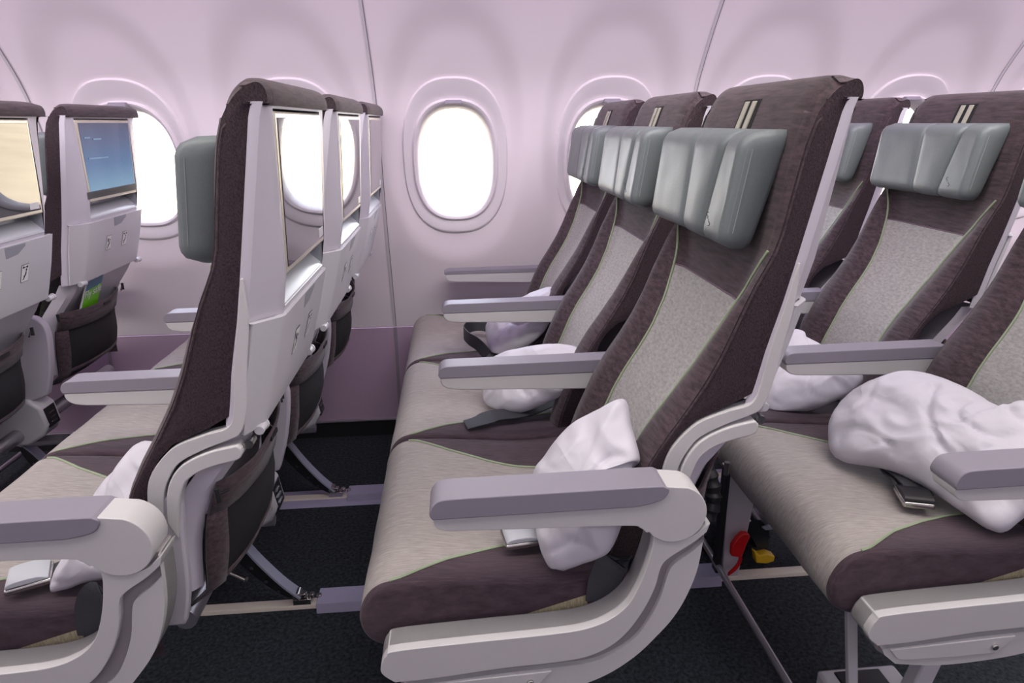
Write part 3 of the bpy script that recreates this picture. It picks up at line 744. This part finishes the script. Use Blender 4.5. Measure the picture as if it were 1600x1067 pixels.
# ---- one complete seat, then copies
proto = empty('airline_seat', (0, 0, 0))
make_back(proto); make_headrest(proto); make_shell(proto); make_cushion(proto)
seats = {}
def place(row, i, src=None):
    o = proto if src is None else copy_tree(proto)
    o.location = (row*PITCH, i*SP, 0); seats[(row, i)] = o; return o
order = [(0,0),(0,1),(0,2),(-1,0),(-1,1),(-1,2),(1,0),(1,1),(1,2),(-2,1),(-2,2)]
for n_s, (r_, i_) in enumerate(order): place(r_, i_, None if n_s == 0 else proto)
RN = {0: 'middle row', -1: 'front row', 1: 'rear row', -2: 'row farthest left'}
LAB = {
 (0,0): 'nearest seat of the centre row, facing left, with curved white aisle end panel',
 (0,1): 'middle seat of the centre row, between the aisle seat and the window seat',
 (0,2): 'window seat of the centre row, beside the wall with a looped black belt on it',
 (-1,0): 'large aisle seat in the left foreground seen from behind, its screen reflecting a bright window',
 (-1,1): 'seat seen from behind between the left foreground aisle seat and its window seat',
 (-1,2): 'window seat seen from behind with a narrow dark screen, farthest of three on the left',
 (1,0): 'aisle seat at the right edge with a big white pillow and a chrome buckle',
 (1,1): 'middle seat at right with its wide grey headrest in full view and mauve yoke',
 (1,2): 'window seat at right mostly hidden behind the tall centre aisle seat',
 (-2,1): 'seat cut off by the left edge, seen from behind, screen reflecting a tan apron',
 (-2,2): 'seat seen from behind at far left with a lit blue screen and a green card',
}
for k, o in seats.items():
    tag(o, LAB[k], 'seat', 'airline seats')
    r_, i_ = k
    if i_ == 0: make_end(o); make_belt(o, 0)
    else:
        make_arm(o, -.0135-.0)
    if i_ == 2: make_arm(o, SP-.0135, hinge=False, thin=.013)
for ch in seats[(-2,2)].children:
    if ch.name.startswith('monitor'):
        for g_ in ch.children:
            if g_.name.startswith('screen'):
                g_.data = g_.data.copy(); g_.data.materials[0] = M['screen_on']
                q = MB(); xb = lambda z: interp(z, [.922,1.138], [.0258,.0398])+.0042
                q.add(gridf([[(xb(z), y, z) for y in (.072,.358)] for z in (.931,.950)])); q.build('status_bar', 'black', ch)
                for (a, b_, z, h) in ((.140,.185,1.085,.004),(.105,.215,1.035,.004),(.095,.125,1.090,.003)):
                    q = MB(); q.add(gridf([[(xb(zz)+.0002, y, zz) for y in (a, b_)] for zz in (z, z+h)])); q.build('screen_text', 'screen_text', ch)

# ================================================================ seat frames: beams, legs, power boxes
def make_frame():
    root = empty('seat_frame', (0, 0, 0))
    q = MB()
    for x, z in ((-.50,.300), (-.24,.285)): q.add(tube([(x, .16, z), (x, 1.50, z)], .020, 12))
    q.build('cross_beam', 'alu', root)
    for y in (.60, 1.115):
        # rear strut: curved band from beam down to the track fitting
        p = smooth([(-.335,.200),(-.300,.160),(-.255,.085),(-.205,.015),(-.165,-.028)], 5)
        lo = smooth([(-.180,-.040),(-.225,-.010),(-.280,.050),(-.325,.120),(-.350,.190)], 5)
        q = MB(); q.add(prism(p+lo, y-.007, y+.007)); lg = q.build('rear_leg', 'black', root, bevel=.002)
        q = MB(); q.add(ribbon([(a[0], y, a[1]) for a in p], (0,1,0), .034, .005)); q.build('leg_flange', 'strut', lg)
        for a, b in ((-.296,.125),(-.262,.070),(-.232,.028),(-.205,-.005)):
            q = MB(); q.add(disc((a-.012, y-.009, b), .005, 'y', .006, 10)); q.build('rivet', 'metal', lg)
        q = MB(); q.add(tube([(-.205, y, .20), (-.335, y, .195), (-.50, y, .30)], .016, 8)); q.build('leg_brace', 'alu', lg)
        q = MB(); q.add(box(-.185,-.140,y-.012,y+.012,-.052,-.034)); q.add(disc((-.160,y-.0,-.026), .010, 'z', .012, 12)); q.add(disc((-.138,y,-.030), .008, 'z', .012, 12)); q.add(disc((-.120,y,-.034), .007, 'z', .010, 12)); q.add(disc((-.172,y,-.024), .011, 'y', .026, 12))
        q.build('track_fitting', 'metal', lg, bevel=.001)
        q = MB(); q.add(hexa([(-.575,y-.010,-.050),(-.590,y-.010,.30),(-.575,y+.010,-.050),(-.590,y+.010,.30),(-.530,y-.010,-.050),(-.500,y-.010,.30),(-.530,y+.010,-.050),(-.500,y+.010,.30)])); fl = q.build('front_leg', 'shell', root, bevel=.003)
        q = MB(); q.add(box(-.597,-.583,y-.014,y+.014,-.050,.30)); q.build('leg_edge', 'black', fl, bevel=.002)
    q = MB(); q.add(tube([(-.373, .632, .050), (-.284, .573, .050)], .0065, 12)); q.build('support_tube', 'metal', root)
    q = MB(); q.add(tube([(-.590, .03, -.015), (-.590, 1.49, -.015)], .0085, 12)); q.build('baggage_bar', 'alu', root)
    for y in (.500, 1.003):
        pr = [(-.250,.390),(-.190,.392),(-.160,.366),(-.152,.312),(-.166,.282),(-.215,.252),(-.262,.250),(-.300,.280)]
        q = MB(); q.add(prism(pr, y-.036, y+.036)); bx_ = q.build('power_box', 'tray', root, bevel=.008, seg=3)
        n_ = Vector((.054, 0, -.008))
        q = MB(); q.add(hexa([(-.166,y-.026,.302),(-.172,y-.026,.358),(-.166,y+.026,.302),(-.172,y+.026,.358),(-.1505,y-.026,.302),(-.1575,y-.026,.360),(-.1505,y+.026,.302),(-.1575,y+.026,.360)])); so = q.build('power_socket', 'black', bx_, bevel=.002)
        q = MB()
        for dz in (.312, .326, .340):
            q.add(box(-.1520-(dz-.30)*.12, -.1485-(dz-.30)*.12, y-.016, y+.012, dz, dz+.004))
        q.build('socket_detail', 'metal', so)
    return root
fr0 = make_frame()
frames = {0: fr0}
for r_ in (-2, -1, 1):
    frames[r_] = copy_tree(fr0); frames[r_].location.x = r_*PITCH
FL = {-2: 'metal legs and beams under the seats at the far left edge', -1: 'metal legs and beams under the left foreground seats, curved struts showing behind them',
      0: 'metal legs and beams under the centre row of seats', 1: 'metal legs, baggage bar and beams under the right-hand seats'}
for k, o in frames.items(): tag(o, FL[k], 'seat frame', 'seat frames on the floor rails')

# end leg seen below the panel of the right-hand row
lg = MB(); lg.add(prism([(-.565,.285),(-.545,.285),(-.500,.02),(-.520,.02)], .10, .112))
o = lg.build('end_brace', 'tray', frames[1], bevel=.002)
lg = MB(); lg.add(prism([(-.36,.285),(-.31,.285),(-.345,.10),(-.375,-.04),(-.415,-.04),(-.385,.10)], .10, .13)); lg.build('end_leg', 'tray', frames[1], bevel=.004)
lg = MB(); lg.add(box(-.53,-.36,.08,.20,-.05,.015)); lg.build('end_foot_box', 'tray', frames[1], bevel=.006)
lg = MB(); lg.add(box(-.50,-.40,.077,.19,-.03,.018)); lg.build('end_foot_cover', 'black', frames[1], bevel=.003)

# ================================================================ pillows
def pillow(row, i, pts, n, T, seed, label, name='pillow', push=0.0):
    ox, oy = row*PITCH, i*SP
    nrm = Vector(n).normalized()
    P = [Vector(p) - nrm*push for p in smooth(pts, 8, closed=True)]
    cen = sum(P, Vector())/len(P)
    rnd = random.Random(seed); offv = Vector((rnd.random()*9, rnd.random()*9, rnd.random()*9))
    ph = rnd.random()*6
    R = 30; K = len(P); rows = [[], []]
    uax = (P[0]-cen).normalized(); vax = nrm.cross(uax)
    def th(t, j, side):
        base = T*(1-t**2.6)**.55 if t < 1 else 0
        p = cen.lerp(P[j], t); q_ = p*14+offv
        ang = 2*math.pi*j/K
        wr = noise.noise(q_)*.22 - abs(noise.noise(q_*1.4))*.34 + .12 - abs(noise.noise(q_*3.4))*.07
        fold = .16*math.sin(ang*7+ph+2.2*noise.noise(q_*.6))*t**2 + .08*math.sin(ang*17+ph)*t**3
        if side > 0: fold += -.22*max(0, 1-abs(noise.noise(q_*.8+Vector((3,1,2))))*7)**1.5
        return base*(1+wr+fold) + T*.012
    v = []; f = []
    for side in (1, -1):
        b0 = len(v); v.append(tuple(cen + nrm*side*th(0, 0, side)))
        for i_ in range(1, R+1):
            t = i_/R
            for j in range(K):
                tt = t
                wob = 1 + (.012*noise.noise(P[j]*60+offv) if i_ == R else 0)
                p = cen.lerp(P[j], tt*wob)
                s_ = th(t, j, side) if i_ < R else 0
                v.append(tuple(p + nrm*side*s_*(1 if side > 0 else .9)))
        for j in range(K): f.append((b0, b0+1+j, b0+1+(j+1) % K))
        for i_ in range(R-1):
            for j in range(K): f.append((b0+1+i_*K+j, b0+1+(i_+1)*K+j, b0+1+(i_+1)*K+(j+1) % K, b0+1+i_*K+(j+1) % K))
    zmin = .449
    def lift(p):
        if p[2] < zmin: return (p[0], p[1], zmin-(zmin-p[2])*.12)
        return p
    v = [lift(p) for p in v]
    v = [(p[0]+ox-cen.x-ox, p[1]-cen.y, p[2]) for p in v]
    o = build(name, v, f, 'pillow', None, angle=180)
    o.location = (ox+cen.x, oy+cen.y, 0)
    tag(o, label, 'pillow', 'white pillows on the seats'); return o
pillow(0, 0, [(-0.248, 0.098, 0.708), (-0.243, 0.068, 0.677), (-0.238, 0.032, 0.638), (-0.249, 0.032, 0.625), (-0.255, 0.009, 0.589), (-0.273, -0.008, 0.546), (-0.293, -0.019, 0.507), (-0.327, -0.007, 0.48), (-0.373, 0.016, 0.451), (-0.388, 0.052, 0.477), (-0.396, 0.089, 0.513), (-0.39, 0.124, 0.564), (-0.369, 0.13, 0.598), (-0.327, 0.13, 0.65), (-0.283, 0.115, 0.686)], (-0.614, -0.614, 0.495), 0.036, 1, 'upright crumpled white pillow leaning on the nearest centre seat above the buckle', push=0.018)
pillow(0, 1, [(-0.45, 0.198, 0.494), (-0.439, 0.237, 0.54), (-0.382, 0.222, 0.578), (-0.292, 0.168, 0.611), (-0.227, 0.113, 0.62), (-0.224, 0.083, 0.595), (-0.25, 0.053, 0.544), (-0.305, 0.063, 0.502), (-0.378, 0.093, 0.463), (-0.429, 0.138, 0.457), (-0.451, 0.171, 0.467)], (-0.56, -0.56, 0.611), 0.034, 2, 'white pillow on the middle seat of the centre row', push=0.017)
pillow(0, 2, [(-0.416, 0.161, 0.513), (-0.388, 0.173, 0.551), (-0.328, 0.15, 0.591), (-0.221, 0.093, 0.651), (-0.222, 0.045, 0.611), (-0.252, 0.002, 0.545), (-0.318, 0.01, 0.485), (-0.394, 0.047, 0.44), (-0.42, 0.109, 0.466)], (-0.609, -0.508, 0.609), 0.034, 3, 'white pillow on the window seat of the centre row', push=0.017)
pillow(-1, 0, [(-0.237, 0.122, 0.66), (-0.278, 0.114, 0.622), (-0.311, 0.103, 0.585), (-0.335, 0.089, 0.548), (-0.356, 0.069, 0.505), (-0.376, 0.042, 0.449), (-0.322, 0.034, 0.469), (-0.262, 0.024, 0.488), (-0.223, 0.036, 0.531), (-0.179, 0.052, 0.584), (-0.157, 0.081, 0.642)], (-0.303, -0.808, 0.505), 0.03, 4, 'white pillow at lower left half hidden by the big seat back', push=0.015)
pillow(1, 1, [(-0.516, 0.064, 0.45), (-0.511, 0.121, 0.494), (-0.489, 0.175, 0.542), (-0.433, 0.225, 0.601), (-0.378, 0.209, 0.611), (-0.371, 0.188, 0.599), (-0.347, 0.157, 0.586), (-0.312, 0.11, 0.565), (-0.287, 0.063, 0.541), (-0.309, 0.042, 0.517), (-0.345, 0.035, 0.497), (-0.432, 0.037, 0.464)], (-0.307, -0.563, 0.767), 0.036, 5, 'white pillow half hidden behind the tall seat, under the armrest at right', push=0.018)
pillow(1, 0, [(-0.495, 0.362, 0.519), (-0.454, 0.395, 0.562), (-0.392, 0.391, 0.606), (-0.33, 0.356, 0.638), (-0.289, 0.272, 0.634), (-0.26, 0.185, 0.621), (-0.218, 0.167, 0.644), (-0.192, 0.096, 0.635), (-0.244, 0.024, 0.568), (-0.326, 0.029, 0.51), (-0.374, 0.028, 0.474), (-0.399, 0.085, 0.479), (-0.422, 0.156, 0.49), (-0.46, 0.232, 0.493), (-0.512, 0.296, 0.48)], (-0.563, -0.307, 0.767), 0.05, 6, 'largest white pillow, lying across the seat at the right edge', push=0.025)


# ================================================================ belts and small things on the seats
make_buckle(seats[(0,0)], (-.405, .100, .452), math.radians(8))
make_buckle(seats[(1,0)], (-.435, .150, .452), math.radians(72), lid='black')
make_buckle(seats[(-1,0)], (-.410, .070, .452), math.radians(25))
def belt_on(seat, path, side, nm='seat_belt', wd=.046):
    q = MB(); q.add(ribbon(smooth(path, 5), side, wd, .003)); return q.build(nm, 'belt', seat, angle=60)
belt_on(seats[(0,1)], [(-.490,.050,.453),(-.455,.060,.458),(-.42,.085,.458),(-.36,.10,.456),(-.30,.13,.458),(-.24,.15,.47)], (.3,1,.1))
belt_on(seats[(0,2)], [(-.415,.03,.452),(-.44,.06,.475),(-.47,.11,.482),(-.482,.18,.482),(-.455,.24,.482),(-.41,.25,.478),(-.36,.22,.462),(-.30,.16,.46)], (0,.15,1), wd=.040)
belt_on(seats[(1,0)], [(-.42,.15,.462),(-.415,.20,.470),(-.40,.26,.462),(-.36,.33,.455),(-.30,.38,.457)], (1,.3,0))
belt_on(seats[(1,1)], [(-.32,.10,.452),(-.27,.14,.455),(-.22,.16,.47)], (.3,1,.1))
t_ = MB()
for a in range(5):
    t_.add(tube([(-.425+.008*a, .150+.006*math.sin(a*2), .450), (-.420+.008*a, .156, .462+.004*(a % 2)), (-.41+.007*a, .165+.004*math.cos(a), .452)], .0045, 6))
o = t_.build('foil_packet', 'teal'); tag(o, 'small dark teal wrapper tucked behind the buckle by the upright pillow', 'wrapper')

# safety card in the pocket of the far-left window seat
cx = -2*PITCH; cy = 2*SP
def card_pt(s, t, lift=0.0):   # s across, t up
    a = Vector((-.098, .118, .575)); ax = Vector((0.0, .105, .006)); up = Vector((.042, .030, .135))
    p = a+ax*s+up*t; return (p.x+lift+cx, p.y+cy, p.z)
c0 = MB(); c0.add(hexa([card_pt(0,0), card_pt(0,1), card_pt(0,0,.003), card_pt(0,1,.003), card_pt(1,0), card_pt(1,1), card_pt(1,0,.003), card_pt(1,1,.003)]))
cd = c0.build('safety_card', 'white'); tag(cd, 'green and blue safety card sticking out of the dark seat pocket at left', 'card')
for nm, m_, a, b in (('green_band', 'cardgreen', 0, .60), ('blue_band', 'cardblue', .60, 1)):
    q = MB(); q.add(gridf([[card_pt(.06, a, .0034), card_pt(1, a, .0034)], [card_pt(.06, b, .0034), card_pt(1, b, .0034)]])); q.build(nm, m_, cd)
tx = bpy.data.curves.new('card_title', 'FONT'); tx.body = 'Fly safe'; tx.size = .034; tx.extrude = .0002
tc_ = bpy.data.objects.new('card_title_curve', tx); tx.materials.append(M['white']); C.objects.link(tc_)
bpy.context.view_layer.update()
me_ = bpy.data.meshes.new_from_object(tc_.evaluated_get(bpy.context.evaluated_depsgraph_get())); C.objects.unlink(tc_); bpy.data.objects.remove(tc_)
to = bpy.data.objects.new('card_title', me_); C.objects.link(to); to.parent = cd
ex = (Vector(card_pt(1,0))-Vector(card_pt(0,0))).normalized(); ey = (Vector(card_pt(0,1))-Vector(card_pt(0,0))).normalized(); ez = ex.cross(ey).normalized(); ey = ez.cross(ex)
mm = Matrix((ex, ey, ez)).transposed().to_4x4(); pp = Vector(card_pt(.10, .44, .0042)); pp.z += ZO; mm.translation = pp; to.matrix_local = mm
q = MB(); q.add(gridf([[card_pt(.58, .80, .0040), card_pt(.95, .80, .0040)], [card_pt(.58, .83, .0040), card_pt(.95, .83, .0040)]])); q.build('card_print', 'white', cd)

# life vest pouch with red pull strap under the right-hand seats
lx = PITCH
vp = []
pr = smooth([(-.512,.100),(-.478,.112),(-.440,.085),(-.405,.020),(-.398,-.030),(-.420,-.048),(-.465,-.020),(-.495,.040)], 3, closed=True)
n_r = 9; prs = []
for k in range(n_r):
    y = .655+.16*k/(n_r-1); s_ = math.sin(math.pi*(k+.9)/(n_r+.8))**.35
    prs.append([(lx-.455+(x+.455)*s_+.012*noise.noise(Vector((x*30, y*30, z*30))), y+.01*noise.noise(Vector((x*20, z*20, 2))), .03+(z-.03)*s_+.010*noise.noise(Vector((z*40, y*30, 4)))) for x, z in pr+[pr[0]]])
v, f = gridf(prs); n = len(prs[0]); f.append(tuple(range(n))); f.append(tuple(range(len(v)-n, len(v))))
vest = build('life_vest_pouch', v, f, 'pouch'); tag(vest, 'black life vest pouch with red strap and yellow tab hanging under the right-hand seats', 'life vest')
off_ = lambda L_: [(lx+x, z) for x, z in L_]
q = MB(); q.add(prism(off_([(-.570,.036),(-.571,.066),(-.560,.090),(-.546,.104),(-.530,.102),(-.525,.092),(-.533,.066),(-.538,.042),(-.545,.030)]), .560, .576)); q.build('red_handle', 'red', vest, bevel=.003, seg=3)
q = MB(); q.add(prism(off_(smooth([(-.541,.040),(-.537,.020),(-.541,.002),(-.552,-.016),(-.570,-.030)], 4)+smooth([(-.569,-.022),(-.558,-.010),(-.549,.004),(-.545,.020),(-.549,.038)], 4)), .566, .572)); q.build('red_strap', 'red', vest)
q = MB(); q.add(prism(off_([(-.470,-.010),(-.455,-.022),(-.432,-.018),(-.410,-.028),(-.411,-.044),(-.432,-.050),(-.462,-.046)]), .630, .655)); q.build('yellow_tab', 'yellow', vest, bevel=.003)
q = MB(); q.add(prism(off_([(-.515,.085),(-.505,.108),(-.488,.088),(-.505,.075)]), .635, .650)); q.build('white_tag', 'white', vest, bevel=.002)
q = MB(); q.add(prism(off_([(-.452,.060),(-.432,.066),(-.418,.052),(-.440,.050)]), .642, .650)); q.build('clear_clip', 'strut', vest, bevel=.002)
# ribbed cable hose behind the centre aisle seat
q = MB(); path = smooth([(.01,.44,.43),(.050,.42,.37),(.055,.40,.30),(.02,.40,.22),(-.06,.42,.10),(-.10,.46,-.045)], 10)
q.add(tube(path, [.017+.0025*math.sin(i*1.9) for i in range(len(path))], 12)); o = q.build('cable_hose', 'bellow'); tag(o, 'black ribbed hose hanging in the gap behind the centre aisle seat', 'hose')
